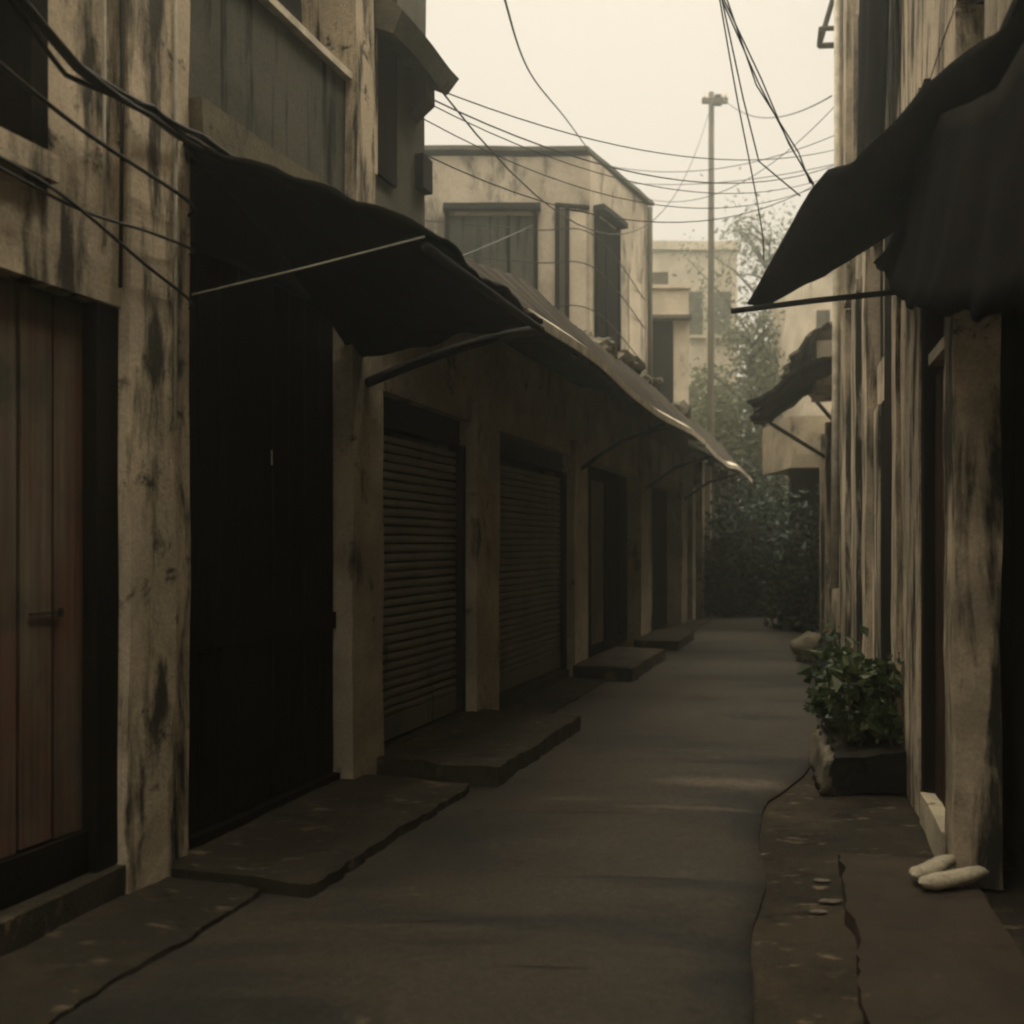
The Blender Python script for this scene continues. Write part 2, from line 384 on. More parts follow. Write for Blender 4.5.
tag(slab('doorstep', L, 14.1, 15.6, .05, .66, .17, M['paved'], .04), 'farthest low doorstep, at the foot of the far shop pillar', 'doorstep')

# ---------------------------------------------------------------- left two-storey shophouse
t = thing('shophouse', L(4.3, 0, 0), 'two-storey stained plaster shophouse with plank door and black canopy, nearest on the left', 'building')
P_ = M['plaster']
wbox(t, 'wall', P_, L, -6, 2.7, -.3, 0, 0, 7)
wbox(t, 'lintel', P_, L, 2.7, 4.12, -.3, .012, 2.48, 2.84)
w = wbox(t, 'window', M['darkwood'], L, 2.9, 3.70, -.2, -.15, 2.95, 4.1)
sharp(w, 'sill', P_, L, 2.85, 3.74, -.14, .07, 2.845, 2.945)
sharp(w, 'frame', M['darkwood'], L, 3.66, 3.735, -.14, .02, 2.95, 4.1)
sharp(w, 'frame', M['darkwood'], L, 3.36, 3.41, -.145, -.09, 2.95, 4.1)
wbox(t, 'wall', P_, L, 3.74, 4.12, -.3, 0, 2.84, 7)
wbox(t, 'wall', P_, L, 2.7, 3.74, -.3, -.003, 4.1, 7)
wbox(t, 'pillar', P_, L, 4.12, 4.40, -.3, .055, 0, 7, .014)
wbox(t, 'pilaster', P_, L, 4.40, 4.56, -.3, .005, 0, 7, .012)
# plank door
d = planks(L, 2.72, 4.0, -.06, .36, 2.47, 8, .03, .016).worn(.003, .5, .005).build('plank_door', M['plank'], t)
sharp(d, 'hasp', M['metal'], L, 3.72, 3.86, -.055, -.045, 1.235, 1.243)
sharp(d, 'hasp', M['metal'], L, 3.86, 3.875, -.055, -.042, 1.22, 1.255)
sharp(t, 'door_frame', M['darkwood'], L, 4.0, 4.118, -.28, .0, .19, 2.475)
sharp(t, 'kick_board', M['darkwood'], L, 2.7, 4.0, -.24, -.04, .19, .355)
wbox(t, 'threshold', M['paved'], L, 2.6, 4.11, -.3, .05, .05, .185)
# dark shop bay
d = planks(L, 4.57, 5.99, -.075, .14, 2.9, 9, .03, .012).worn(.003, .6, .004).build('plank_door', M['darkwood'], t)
sharp(d, 'handle', M['drip'], L, 5.335, 5.340, -.074, -.068, 1.93, 2.01)  # pale colour paints the glint on the handle
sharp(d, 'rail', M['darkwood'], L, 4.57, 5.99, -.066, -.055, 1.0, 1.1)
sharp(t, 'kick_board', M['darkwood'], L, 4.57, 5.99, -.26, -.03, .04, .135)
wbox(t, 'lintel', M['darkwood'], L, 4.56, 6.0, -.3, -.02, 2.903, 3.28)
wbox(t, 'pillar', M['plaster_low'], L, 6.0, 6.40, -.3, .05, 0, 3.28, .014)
# ledge, parapet, upper wall
wbox(t, 'ledge', M['mossy'], L, 4.57, 7.25, -.3, .08, 3.285, 3.53, .03, .03)
wbox(t, 'parapet', M['panel'], L, 4.57, 5.99, -.14, 0, 3.535, 4.28)
wbox(t, 'parapet_cap', M['drip'], L, 4.565, 5.99, -.17, .045, 4.283, 4.325)
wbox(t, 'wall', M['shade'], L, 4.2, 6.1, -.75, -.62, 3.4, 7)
w = sharp(t, 'window', M['drip'], L, 5.0, 5.7, -.615, -.57, 4.5, 5.4)
sharp(w, 'pane', M['void'], L, 5.07, 5.33, -.568, -.56, 4.58, 5.32)
sharp(w, 'pane', M['void'], L, 5.38, 5.64, -.568, -.56, 4.58, 5.32)
wbox(t, 'pillar', P_, L, 6.0, 6.24, -.3, .07, 3.535, 7)
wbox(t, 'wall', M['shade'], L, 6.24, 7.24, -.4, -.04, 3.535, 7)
w = sharp(t, 'window', M['darkwood'], L, 6.36, 6.72, -.038, -.01, 3.9, 5.6)
sharp(w, 'frame', P_, L, 6.30, 6.36, -.039, .03, 3.85, 5.65)
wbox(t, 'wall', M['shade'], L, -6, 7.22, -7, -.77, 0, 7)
wbox(t, 'roof', M['roof'], L, -6.2, 7.35, -7.2, .3, 7.02, 7.2)
# small hood over the upper window
hd = MB().hexa([L(6.3,-.04,4.80),L(6.3,.17,4.70),L(7.16,.17,4.70),L(7.16,-.04,4.80), L(6.3,-.04,5.15),L(6.3,.23,4.84),L(7.24,.23,4.84),L(7.24,-.04,5.15)]).worn(.012,.15,.01).build('hood', M['mossy'], t)
MB().hexa([L(6.95,-.04,4.50),L(6.95,.10,4.60),L(7.1,.10,4.60),L(7.1,-.04,4.50), L(6.95,-.04,4.79),L(6.95,.10,4.73),L(7.1,.10,4.73),L(7.1,-.04,4.79)]).worn(.008,.2,.008).build('bracket', M['shade'], hd)
wbox(t, 'meter_box', M['metal'], L, 7.06, 7.22, -.035, .03, 4.03, 4.27)
# pipes running down the facade
MB().tube([L(4.09, .035, 7), L(4.09,.033,4.6), L(4.095,.04,3.3), L(4.09,.035,2.55)], .009).build('conduit', M['cable'], t, True)
MB().tube([L(4.385, .07, 7), L(4.385,.069,4.6), L(4.382,.072,3.0), L(4.385,.07,2.0)], .008).build('conduit', M['palecable'], t, True)
MB().tube([L(4.02, .02, 7), L(4.02,.022,4.6), L(4.018,.02,3.2), L(4.02,.02,2.7)], .007).build('conduit', M['palecable'], t, True)
# canopy over the dark bay
rows = []
for q_ in range(43):
    i = q_/3; y = 4.50 + 1.62*i/14
    row = []
    for j in range(31):
        u = j/30
        zw = 3.32 - .66*(i/14)**1.3; zf = 2.78 + .0*i
        z = zw + (zf-zw)*u**1.15 + .035*noise.noise(Vector((y*2.2, u*3, 1))) + .02*math.sin(i*.9)*u
        row.append(L(y + .05*noise.noise(Vector((u*6, y, 9))), .0 + 1.2*u + .03*u*noise.noise(Vector((y*5, 2, 4))), z + .025*noise.noise(Vector((y*7, u*8, 3)))))
    rows.append(row)
cn = MB().sheet(rows, .03).build('canopy', M['canvas'], t, True)
MB().tube([L(4.56,.02,2.64)+Vector((0,0,0)), L(4.53,.60,2.70), L(4.51,1.19,2.775)], .004).build('tie_rod', M['palecable'], cn, True)
pts = [L(6.18, .05+1.12*u, 2.50+.25*math.sin(u*1.45)) for u in [i/10 for i in range(11)]]
MB().tube(pts, .032).build('brace', M['metal'], cn, True)
MB().tube([L(4.52,1.19,2.735), L(6.12,1.19,2.735)], .022).build('front_rail', M['metal'], cn, True)

# ---------------------------------------------------------------- shutter row
t = thing('shop_row', L(12, 0, 0), 'long low row of shops with two roller shutters under a sagging tin roof', 'building')
PL = M['plaster_low']
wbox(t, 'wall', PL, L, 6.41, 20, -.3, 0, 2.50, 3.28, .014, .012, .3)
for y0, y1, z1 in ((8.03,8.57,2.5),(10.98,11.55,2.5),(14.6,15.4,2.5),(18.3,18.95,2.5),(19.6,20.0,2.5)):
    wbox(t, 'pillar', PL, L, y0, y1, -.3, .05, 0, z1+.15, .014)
def shutter(y0, y1, z0, z1):
    o = -.11; n = int((z1-.20-z0-.17)/.062); rows = []
    for i in range(n):
        zb = z0+.17+i*.062
        for k in range(5):
            a = k/5
            rows.append((zb+a*.062, .014*math.sin(math.pi*(.12+.88*a))**.5 if a else -.014))
    ys = [y0+.04+(y1-y0-.08)*j/12 for j in range(13)]
    pts = [[L(y, o+d+.006*noise.noise(Vector((y*2,z*2,4))), z+.005*noise.noise(Vector((y*1.5,z,8)))) for y in ys] for z, d in rows]
    s = MB().sheet(pts, .006).build('roller_shutter', M['slat'], t)
    sharp(s, 'shutter_box', M['metal'], L, y0+.01, y1-.01, -.2, -.09, z1-.20, z1-.003)
    sharp(s, 'bottom_plate', M['slat'], L, y0+.04, y1-.04, -.14, -.09, z0+.02, z0+.175)
    sharp(s, 'guide_rail', M['metal'], L, y0+.002, y0+.045, -.16, -.04, z0, z1-.205)
    sharp(s, 'guide_rail', M['metal'], L, y1-.075, y1-.002, -.16, -.04, z0, z1-.205)
    wbox(t, 'threshold', M['paved'], L, y0, y1, -.3, -.02, 0, z0, .012)
shutter(6.41, 8.02, .16, 2.5); shutter(8.58, 10.97, .15, 2.5)
# folding door of dark slatted leaves
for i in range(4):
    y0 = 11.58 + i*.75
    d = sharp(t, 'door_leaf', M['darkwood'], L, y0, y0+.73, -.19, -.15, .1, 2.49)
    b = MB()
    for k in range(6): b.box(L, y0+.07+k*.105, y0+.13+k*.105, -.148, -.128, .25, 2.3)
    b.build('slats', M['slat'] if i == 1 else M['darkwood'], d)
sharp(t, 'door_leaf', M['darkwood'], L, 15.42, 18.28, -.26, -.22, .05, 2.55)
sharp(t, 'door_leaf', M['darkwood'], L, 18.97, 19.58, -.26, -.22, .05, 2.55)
sharp(t, 'signboard', M['pale'], L, 15.5, 18.2, .003, .02, 2.66, 3.15)
wbox(t, 'wall', M['shade'], L, 6.5, 19.95, -5, -.31, 0, 3.2, .01, .01, .8)
# roof: steep corrugated front slope over a flat top
rows = []
for i in range(240):
    y = 6.34 + (20.6-6.34)*i/239
    sag = .035*math.sin(y*1.1) + .03*noise.noise(Vector((y*.7,0,3)))
    row = []
    for u in (0,.08,.25,.45,.65,.85,1.0):
        ks = min(1, .62 + .38*max(0, (y-6.34)/1.8)); o = 1.05 - .62*u; z = 2.86 + .72*u*ks + sag*(1-u*.4) + .020*math.sin(y*2*math.pi/.15)
        z += .02*noise.noise(Vector((y*3, u*4, 6)))
        row.append(L(y, o + .02*noise.noise(Vector((y*2.6, u, 1)))*(1-u), z))
    row.append(L(y, -.2, 2.96+.72*ks + sag*.5)); row.append(L(y, -2.5, 3.1+.72*ks)); row.append(L(y, -5.1, 2.9+.72*ks))
    rows.append(row)
rf = MB().sheet(rows, .02).build('roof', M['roof'], t, False)
def drip(y0, y1, dz):
    pts0 = []; 
    for i in range(25):
        y = y0+(y1-y0)*i/24; sag = .035*math.sin(y*1.1) + .03*noise.noise(Vector((y*.7,0,3)))
        pts0.append([L(y, 1.10, 2.80+sag+dz), L(y, 1.105, 2.855+sag+dz), L(y, 1.03, 2.915+sag+dz)])
    MB().sheet(pts0, .014).build('drip_edge', M['drip'], rf)
drip(6.36, 13.6, 0); drip(13.75, 20.5, -.02)
for y in (11.25, 15.0, 18.6):
    MB().tube([L(y,.04,2.35), L(y,.5,2.66), L(y,1.0,2.80)], .025, 6).build('bracket', M['metal'], rf, True)
# rubble and scrap lying on the roof edge
for i, (y, o) in enumerate(((11.2,.2),(12.3,.22),(13.1,.18),(13.9,.2),(16.5,.25))):
    b = MB(); c = L(y, o, 3.66)
    bmesh.ops.create_icosphere(b.bm, subdivisions=4, radius=1)
    for v in b.bm.verts:
        v.co = Vector((v.co.x*.24, v.co.y*.40, v.co.z*.13)); v.co += noise.noise_vector(v.co*5+Vector((i*5,0,0)))*.12 + noise.noise_vector(v.co*16+Vector((i,4,0)))*.05; v.co += c
    tag(b.build('rubble_heap', M['mossy']), 'small heap of debris lying on the tin roof edge below the pale house', 'debris', 'debris on the tin roof')

# ---------------------------------------------------------------- pale two-storey house behind the row
t = thing('concrete_house', (.6, 14.5, 0), 'pale concrete two-storey house with boarded windows rising behind the low roof', 'building')
A0, A1 = Vector((1.10,14)), Vector((2.2,16.1))
def F(x, o, z): return Vector((x, 14-o, z))
dl = (A1-A0).normalized(); dn = Vector((dl.y,-dl.x))
def S(s, o, z): p = A0 + dl*s + dn*o; return Vector((p.x, p.y, z))
LEN = (A1-A0).length
MB().hexa([W(-6,14,0),W(A0.x,A0.y,0),W(A1.x,A1.y,0),W(-6,17,0),W(-6,14,6.94),W(A0.x,A0.y,6.94),W(A1.x,A1.y,6.94),W(-6,17,6.94)]).worn(.02,.4,.02).build('wall', M['pale'], t)
MB().hexa([W(-6.1,13.94,7.03),W(1.05,13.94,7.0),W(2.3,16.1,6.96),W(-6.1,17.1,7.0),W(-6.1,13.94,7.09),W(1.05,13.94,7.06),W(2.3,16.1,7.02),W(-6.1,17.1,7.06)]).worn(.015,.4,.01).build('parapet_cap', M['shade'], t)
def win(P, x0, x1, z0, z1, mat, split=None, hood=True):
    w = sharp(t, 'window', mat, P, x0, x1, .01, .03, z0, z1)
    sharp(w, 'frame', M['darkwood'], P, x0-.06, x0, .008, .06, z0-.05, z1+.05)
    sharp(w, 'frame', M['darkwood'], P, x1, x1+.06, .008, .06, z0-.05, z1+.05)
    if split: sharp(w, 'frame', M['darkwood'], P, split-.02, split+.02, .031, .05, z0, z1)
    if hood: wbox(w, 'hood', M['metal'], P, x0-.08, x1+.1, .002, .16, z1+.06, z1+.14)
win(F, -.88, .30, 4.2, 6.1, M['panel'], -.05)
sharp(t, 'vent', M['pale2'], F, -.80, .25, .01, .035, 6.105, 6.155)
win(F, .66, .74, 4.0, 6.2, M['shade'], None, False)
sharp(t, 'boarding', M['pale2'], F, .80, 1.04, .006, .03, 4.5, 6.15)
MB().hexa([F(.6,.0,6.24),F(.6,.05,6.24),F(1.08,.05,6.2),F(1.08,.0,6.2),F(.6,.0,6.28),F(.6,.05,6.28),F(1.08,.05,6.24),F(1.08,.0,6.24)]).build('ledge', M['metal'], t)
win(S, .18, .95, 4.1, 6.15, M['darkwood'], .5, True)
sharp(t, 'boarding', M['pale2'], S, 1.45, 1.95, .004, .02, 4.0, 5.6)
wbox(t, 'sill', M['shade'], F, .62, 1.1, .002, .15, 4.15, 4.25)
b = MB(); b.tube([S(LEN-.1,.06,6.9), S(LEN-.1,.06,3)], .04); b.build('drainpipe', M['shade'], t, True)

t = thing('concrete_house', (3.0, 19.8, 0), 'small pale block with one dark doorway just left of the utility pole', 'building')
def G(x, o, z): return Vector((x, 19-o, z))
wbox(t, 'wall', M['pale2'], G, 1.6, 3.36, -3, 0, 3.0, 6.35, .02)
wbox(t, 'parapet', M['pale2'], G, 1.55, 3.40, -3.05, .06, 6.36, 6.43, .02)
w = sharp(t, 'doorway', M['darkwood'], G, 2.64, 3.06, .005, .03, 4.0, 5.75)
sharp(w, 'hood', M['shade'], G, 2.58, 3.38, .004, .22, 5.76, 5.83)
wbox(t, 'stair_tower', M['shade'], G, 2.2, 3.2, -3, -1.5, 6.4, 7.1, .02)
t = thing('apartment_block', (5.6, 33, 0), 'hazy pale block in the distance behind the utility pole', 'building')
def H(x, o, z): return Vector((x, 32-o, z))
wbox(t, 'wall', M['pale2'], H, 1.5, 7.2, -4, 0, 0, 10.9, .03, .02, .8)
wbox(t, 'parapet', M['pale2'], H, 1.4, 7.3, -4.1, .12, 10.92, 11.2, .03, .02, .8)
for x in (4.4, 5.5, 6.4):
    for z in (8.2, 5.2):
        w = sharp(t, 'window', M['shade'], H, x, x+.6, .01, .04, z, z+1.4)
        sharp(w, 'sill', M['pale2'], H, x-.08, x+.68, .005, .15, z-.1, z-.005)

# ---------------------------------------------------------------- old houses past the roof end, left side
t = thing('old_house', L(23, 0, 0), 'shabby old house with pale patched wall just past the end of the tin roof', 'house')
wbox(t, 'wall', M['plaster_low'], L, 20.05, 25.4, -3, -.1, 0, 3.3, .03)
for y, h in ((20.5,3.2),(21.7,3.2),(23.2,3.25),(25.2,3.25)): wbox(t, 'post', M['plaster_low'], L, y, y+.3, -.1, .12, 0, h)
sharp(t, 'door', M['darkwood'], L, 22.1, 23.0, -.095, -.06, 0, 2.1)
sharp(t, 'shutter', M['pale2'], L, 20.85, 21.6, -.09, -.05, 2.2, 3.0)
sharp(t, 'shutter', M['pale2'], L, 23.6, 24.8, -.09, -.05, 1.7, 2.6)
MB().sheet([[L(y, .6, 3.2+.04*math.sin(y*3)), L(y,-.4,3.7), L(y,-3.2,4.0)] for y in [20.7+.25*i for i in range(20)]], .05).build('roof', M['roof'], t)

# ---------------------------------------------------------------- right shophouse
t = thing('timber_shophouse', Q(6, -.3, 0), 'tall narrow-columned shophouse with black tarpaulin awning along the right side', 'building')
PR = M['plaster_right']
wbox(t, 'pillar', PR, Q, 4.37, 4.62, -.17, .02, 0, 3.6, .014, .012, .12)
wbox(t, 'pillar', PR, Q, 5.47, 6.24, -.28, .012, 0, 4.0, .014)
sharp(t, 'door_frame', M['darkwood'], Q, 5.365, 5.465, -.28, .004, 0, 4.0)
wbox(t, 'pilaster', PR, Q, 6.25, 6.50, -.28, .04, 0, 4.0, .012)
wbox(t, 'wall', PR, Q, 7.3, 8.35, -.28, -.05, 2.62, 2.98, .01)
wbox(t, 'pilaster', PR, Q, 7.9, 8.36, -.28, -.02, 0, 2.615, .012)
wbox(t, 'pillar', PR, Q, 8.42, 8.85, -.28, .025, 0, 4.0, .012)
wbox(t, 'pillar', PR, Q, 9.4, 10.0, -.28, .03, 0, 4.0, .012)
wbox(t, 'pillar', PR, Q, 10.6, 11.3, -.28, .04, 0, 4.0, .012)
wbox(t, 'pillar', PR, Q, 11.6, 12.3, -.28, .03, 0, 4.0, .012)
wbox(t, 'wall', PR, Q, 10.0, 10.6, -.28, -.03, 2.5, 2.9)
wbox(t, 'wall', PR, Q, 11.3, 11.6, -.28, -.03, 2.5, 2.9)
# doors and windows between the posts; flush dark ones imitate the shaded gaps
d = planks(Q, 4.62, 5.36, -.05, .02, 2.40, 4).worn(.003,.5,.005).build('plank_door', M['redwood'], t)
w = sharp(t, 'transom_window', M['darkwood'], Q, 4.62, 5.36, -.16, -.12, 2.52, 3.3)
sharp(w, 'sill', M['drip'], Q, 4.63, 5.35, -.13, -.015, 2.455, 2.515)
wbox(t, 'threshold', M['stone'], Q, 4.60, 5.36, -.13, .035, 0, .17, .02, .03, .1)
sharp(t, 'door', M['darkwood'], Q, 6.5, 7.3, -.1, .0, .02, 4.0)
planks(Q, 7.3, 7.9, -.035, .02, 2.61, 3).worn(.003,.5,.005).build('plank_door', M['darkwood'], t)
w = sharp(t, 'window', M['darkwood'], Q, 7.32, 8.30, -.12, -.075, 2.985, 4.0)
sharp(w, 'frame', PR, Q, 7.75, 7.83, -.07, -.05, 2.99, 3.98)
for a, b_ in ((8.85,9.4),(10.0,10.6),(11.3,11.6)):
    sharp(t, 'door', M['darkwood'], Q, a, b_, -.1, -.015, .02, 2.48)
    sharp(t, 'window', M['darkwood'], Q, a, b_, -.1, -.015, 2.92, 4.0)
# upper storey
wbox(t, 'wall', PR, Q, 4.42, 12.35, -.3, -.03, 4.003, 8.6, .014, .012, .35)
wbox(t, 'wall', PR, Q, -6, 4.02, -.3, -.03, 3.40, 8.6, .014, .012, .5)
wbox(t, 'lintel', PR, Q, 4.63, 5.355, -.3, -.03, 3.31, 3.99)
sharp(t, 'window', M['darkwood'], Q, 4.02, 4.42, -.25, -.22, 3.6, 8.5)
w = sharp(t, 'window', M['darkwood'], Q, 8.9, 9.7, -.028, -.015, 4.4, 6.6)
sharp(w, 'frame', PR, Q, 8.82, 8.9, -.03, .03, 4.35, 6.65); sharp(w, 'frame', PR, Q, 9.7, 9.78, -.03, .03, 4.35, 6.65)
wbox(t, 'pilaster', PR, Q, 10.2, 10.6, -.03, .06, 4.01, 8.6); wbox(t, 'pilaster', PR, Q, 11.9, 12.32, -.03, .05, 4.01, 8.6)
MB().tube([Q(11.5,.06,8.5), Q(11.5,.06,5.2), Q(11.48,.08,4.1), Q(11.5,.09,1.0)], .045).build('drainpipe', M['drip'], t, True)
MB().tube([Q(8.0,.04,8.5), Q(8.0,.04,4.05)], .03).build('drainpipe', M['metal'], t, True)
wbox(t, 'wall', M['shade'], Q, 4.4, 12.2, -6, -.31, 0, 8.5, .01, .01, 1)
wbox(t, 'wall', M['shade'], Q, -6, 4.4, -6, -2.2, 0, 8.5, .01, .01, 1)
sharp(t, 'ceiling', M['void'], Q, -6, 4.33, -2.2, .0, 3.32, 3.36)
sharp(t, 'dark_shop_depth', M['void'], Q, -5.9, 4.6, -.47, -.41, 0, 3.3)  # near-black panel standing in for the dark depth of the open shop
wbox(t, 'roof', M['roof'], Q, -6.2, 12.6, -6.2, .25, 8.62, 8.78)
# open triangular bracket near the top far corner
br = MB()
for a, c in (((0,0),(.24,.02)),((.24,.02),(.04,.7)),):
    br.tube([Q(12.1, .0+a[0], 7.55+a[1]), Q(12.1, .0+c[0], 7.55+c[1])], .035, 6)
br.tube([Q(11.7, .0, 7.55), Q(11.7, .24, 7.57), Q(12.1,.24,7.57)], .03, 6)
br.build('bracket', M['shade'], t)
# under the awning hangs an added dark drape imitating shade
# tarpaulin awning
fr = [((1.60,0.6,3.15),(0.976,.6,3.32)), ((1.66,2.2,3.20),(1.392,2.2,3.32)), ((1.69,3.3,3.27),(1.678,3.3,3.14)), ((1.776,4.3,3.48),(1.938,4.3,3.36)),
      ((1.79,5.25,3.50),(2.20,5.3,3.38)), ((1.75,5.55,3.575),(2.36,6.0,3.42)), ((1.70,5.70,3.50),(2.34,6.2,3.42)), ((1.63,5.90,3.36),(2.22,6.26,3.36)),
      ((1.54,6.06,3.17),(1.95,6.25,3.19)), ((1.46,6.20,2.995),(1.54,6.22,3.01))]
def wallx(y): return aR + kR*y + .02
rows = []
for i in range(len(fr)-1):
    for k in range(6):
        u = k/6
        a = Vector(fr[i][0]).lerp(Vector(fr[i+1][0]), u); c = Vector(fr[i][1]).lerp(Vector(fr[i+1][1]), u)
        if a.y < 3.6:      # nearer the lens the tarp widens over the shop front
            a.x = min(a.x, wallx(a.y) - .02); c = Vector((wallx(a.y)+.3, a.y-.1, 3.12))
        row = []
        for j in range(9):
            p = a.lerp(c, j/8); p.z += -.05*math.sin(math.pi*j/8) + .03*noise.noise(p*2.4) + .012*noise.noise(p*7)
            if 0 < j < 8 or True: row.append(p)
        rows.append(row)
rows.append([Vector(fr[-1][0]).lerp(Vector(fr[-1][1]), j/8) for j in range(9)])
aw = MB().sheet(rows, .022).build('awning', M['canvas'], t, True)
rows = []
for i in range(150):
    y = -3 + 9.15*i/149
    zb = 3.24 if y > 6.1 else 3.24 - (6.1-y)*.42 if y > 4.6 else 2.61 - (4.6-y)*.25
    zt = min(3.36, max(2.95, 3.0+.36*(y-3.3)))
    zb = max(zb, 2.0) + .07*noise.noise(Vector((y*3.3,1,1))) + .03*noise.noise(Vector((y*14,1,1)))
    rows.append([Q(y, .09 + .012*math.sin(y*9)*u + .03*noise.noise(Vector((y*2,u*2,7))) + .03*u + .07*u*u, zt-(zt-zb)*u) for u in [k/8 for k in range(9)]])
MB().sheet(rows, .012).build('shade_drape', M['canvas'], aw, True)  # second tarp, added over the pillar top to imitate the awning's shade
MB().tube([Q(5.88,-.05,3.0), Q(5.9,.55,2.975), Q(5.92,1.04,2.945)], .018).build('support_rod', M['metal'], aw, True)

# dark cloth hanging on the upper right facade
rows = []
for i in range(26):
    z = 6.6 - 2.55*i/25
    c = 6.55 + (6.6-z)*.30; wd = 1.35 - .38*i/25*1.8
    row = []
    for j in range(22):
        u = j/21; y = c + (u-.5)*wd
        row.append(Q(y, .10 + .05*math.sin(u*17+z*.8) + .05*noise.noise(Vector((u*3, z*1.2, 2))), z + .1*noise.noise(Vector((u*4, 1, i*.05)))))
    rows.append(row)
tag(MB().sheet(rows, .012).build('hanging_tarp', M['canvas'], None, True), 'dark ragged tarp hanging down the upper wall above the awning on the right', 'tarp')

# ---------------------------------------------------------------- far right low house
t = thing('low_house', Q(15, -.5, 0), 'low hazy house with ragged dark awning beyond the columns on the right', 'house')
wbox(t, 'wall', M['plaster_low'], Q, 12.4, 17.3, -3, -.12, 0, 3.5, .02)
for y in (13.0, 14.6, 16.2): wbox(t, 'post', M['plaster_right'], Q, y, y+.35, -.12, .03, 0, 3.3)
sharp(t, 'door', M['darkwood'], Q, 13.5, 14.4, -.115, -.08, 0, 2.2)
def E(x, o, z): return Vector((x, 17.4-o, z))
wbox(t, 'wall', M['plaster_low'], E, 4.86, 5.7, -2, 0, 2.85, 3.75, .02)
wbox(t, 'wall', M['plaster_low'], E, 5.45, 5.7, -2, -.02, 0, 2.85, .02)
sharp(t, 'doorway', M['void'], E, 4.93, 5.45, -.3, -.4, 0, 2.85)
for y0, y1, o1, z0, z1, n in ((12.9, 15.2, .98, 3.35, 3.95, 'awning'), (13.6, 15.6, .55, 4.05, 4.62, 'roof')):
    rows = []
    for i in range(50):
        y = y0+(y1-y0)*i/49
        rows.append([Q(y + .12*noise.noise(Vector((u*7,z0,i*.02))), -.1+(o1+.1)*u + .22*u*noise.noise(Vector((y*4,2,z0))), z1-(z1-z0)*u**1.3 + .10*noise.noise(Vector((y*3,u*3,z0))) + .05*noise.noise(Vector((y*11,u*5,z0)))) for u in [k/14 for k in range(15)]])
    o = MB().sheet(rows, .05).build(n, M['roof'] if n == 'roof' else M['canvas'], t)
    MB().tube([Q(y1-.1,-.1,z0-.6), Q(y1-.1,o1-.15,z0+.02)], .03).build('brace', M['metal'], o, True)
wbox(t, 'gable', M['pale'], Q, 13.7, 15.4, -2.5, .2, 3.7, 4.3, .02)
t = thing('concrete_house', (7.5, 24, 0), 'pale hazy house rising beyond the low house on the right', 'building')
def K(x, o, z): return Vector((x, 23-o, z))
wbox(t, 'wall', M['pale2'], K, 6.75, 10, -3, 0, 0, 7.8, .03, .02, .6)
wbox(t, 'parapet', M['pale2'], K, 6.7, 10.1, -3.1, .08, 7.82, 8.0, .03)
w = sharp(t, 'window', M['shade'], K, 7.0, 7.3, .01, .03, 5.6, 6.9)
sharp(w, 'sill', M['pale2'], K, 6.95, 7.36, .005, .12, 5.5, 5.59)

# ---------------------------------------------------------------- utility pole
t = thing('utility_pole', (4.37, 22, 0), 'tall slim utility pole with a short crossarm above the far roofs', 'utility pole')
MB().tube([(4.37,22,0),(4.37,22,4),(4.38,22,8),(4.385,22,11.45)], .085, 12, .06).build('shaft', M['pole'], t, True)
ar = MB().box(W, 4.16, 4.72, 21.86, 21.94, 11.17, 11.28).worn(.005,.3,.008).build('crossarm', M['pole'], t)
for x in (4.22, 4.60, 4.68):
    MB().tube([(x,21.9,11.28),(x,21.9,11.33),(x,21.9,11.42)], .035, 8, .02).build('insulator', M['drip'], ar, True)
wbox(t, 'junction_box', M['metal'], W, 4.46, 4.62, 21.95, 22.1, 11.2, 11.4)

# ---------------------------------------------------------------- potted shrub in its trough, stones
t = thing('stone_trough', Q(6.6, .3, 0), 'rough black stone trough with a pale broken left edge against the right columns', 'trough')
MB().hexa([W(1.90,6.05,0),W(2.36,5.98,0),W(2.56,7.0,0),W(2.16,7.05,0),W(1.98,6.0,.23),W(2.38,5.96,.25),W(2.58,7.0,.25),W(2.14,7.05,.23)]).worn(.07,.05,.03).build('basin', M['trough'], t)
b = MB()
b.hexa([W(1.84,6.0,0),W(1.93,6.0,0),W(2.17,7.0,0),W(2.09,7.0,0),W(1.89,6.0,.20),W(1.96,6.0,.225),W(2.13,7.0,.225),W(2.10,7.0,.19)])
b.worn(.0, .05, .02)
for v in b.bm.verts:
    p = v.co.copy(); v.co = p + noise.noise_vector(p*6)*.035 + noise.noise_vector(p*17)*.025 + noise.noise_vector(p*40)*.008
b.build('broken_rim', M['rough_stone'], t, True)
MB().sheet([[(2.01,6.06,.243),(2.16,7.0,.243)],[(2.36,6.02,.262),(2.56,6.95,.262)]], .01).build('soil', M['soil'], t)
t = thing('leafy_shrub', (2.2, 6.55, .3), 'bushy green shrub with broad leaves growing in the stone trough', 'shrub')
rnd = random.Random(3); pts = []; st = MB()
for i in range(46):
    yy = rnd.uniform(6.1,7.0); base = W(rnd.uniform(2.06,2.36)+.15*(yy-6.1), yy, .25)
    tip = base + W(rnd.gauss(-.03,.09), rnd.gauss(0,.13), rnd.uniform(.12,.52))
    mid = base.lerp(tip,.55) + W(rnd.gauss(0,.02), rnd.gauss(0,.02), .04)
    st.tube([base, mid, tip], .006, 5, .003)
    for k in range(34):
        u = rnd.uniform(.2, 1.08); p = base.lerp(mid, min(1,u/.55)) if u < .55 else mid.lerp(tip, (u-.55)/.45)
        pts.append(p + W(rnd.gauss(0,.035), rnd.gauss(0,.035), rnd.gauss(0,.03)))
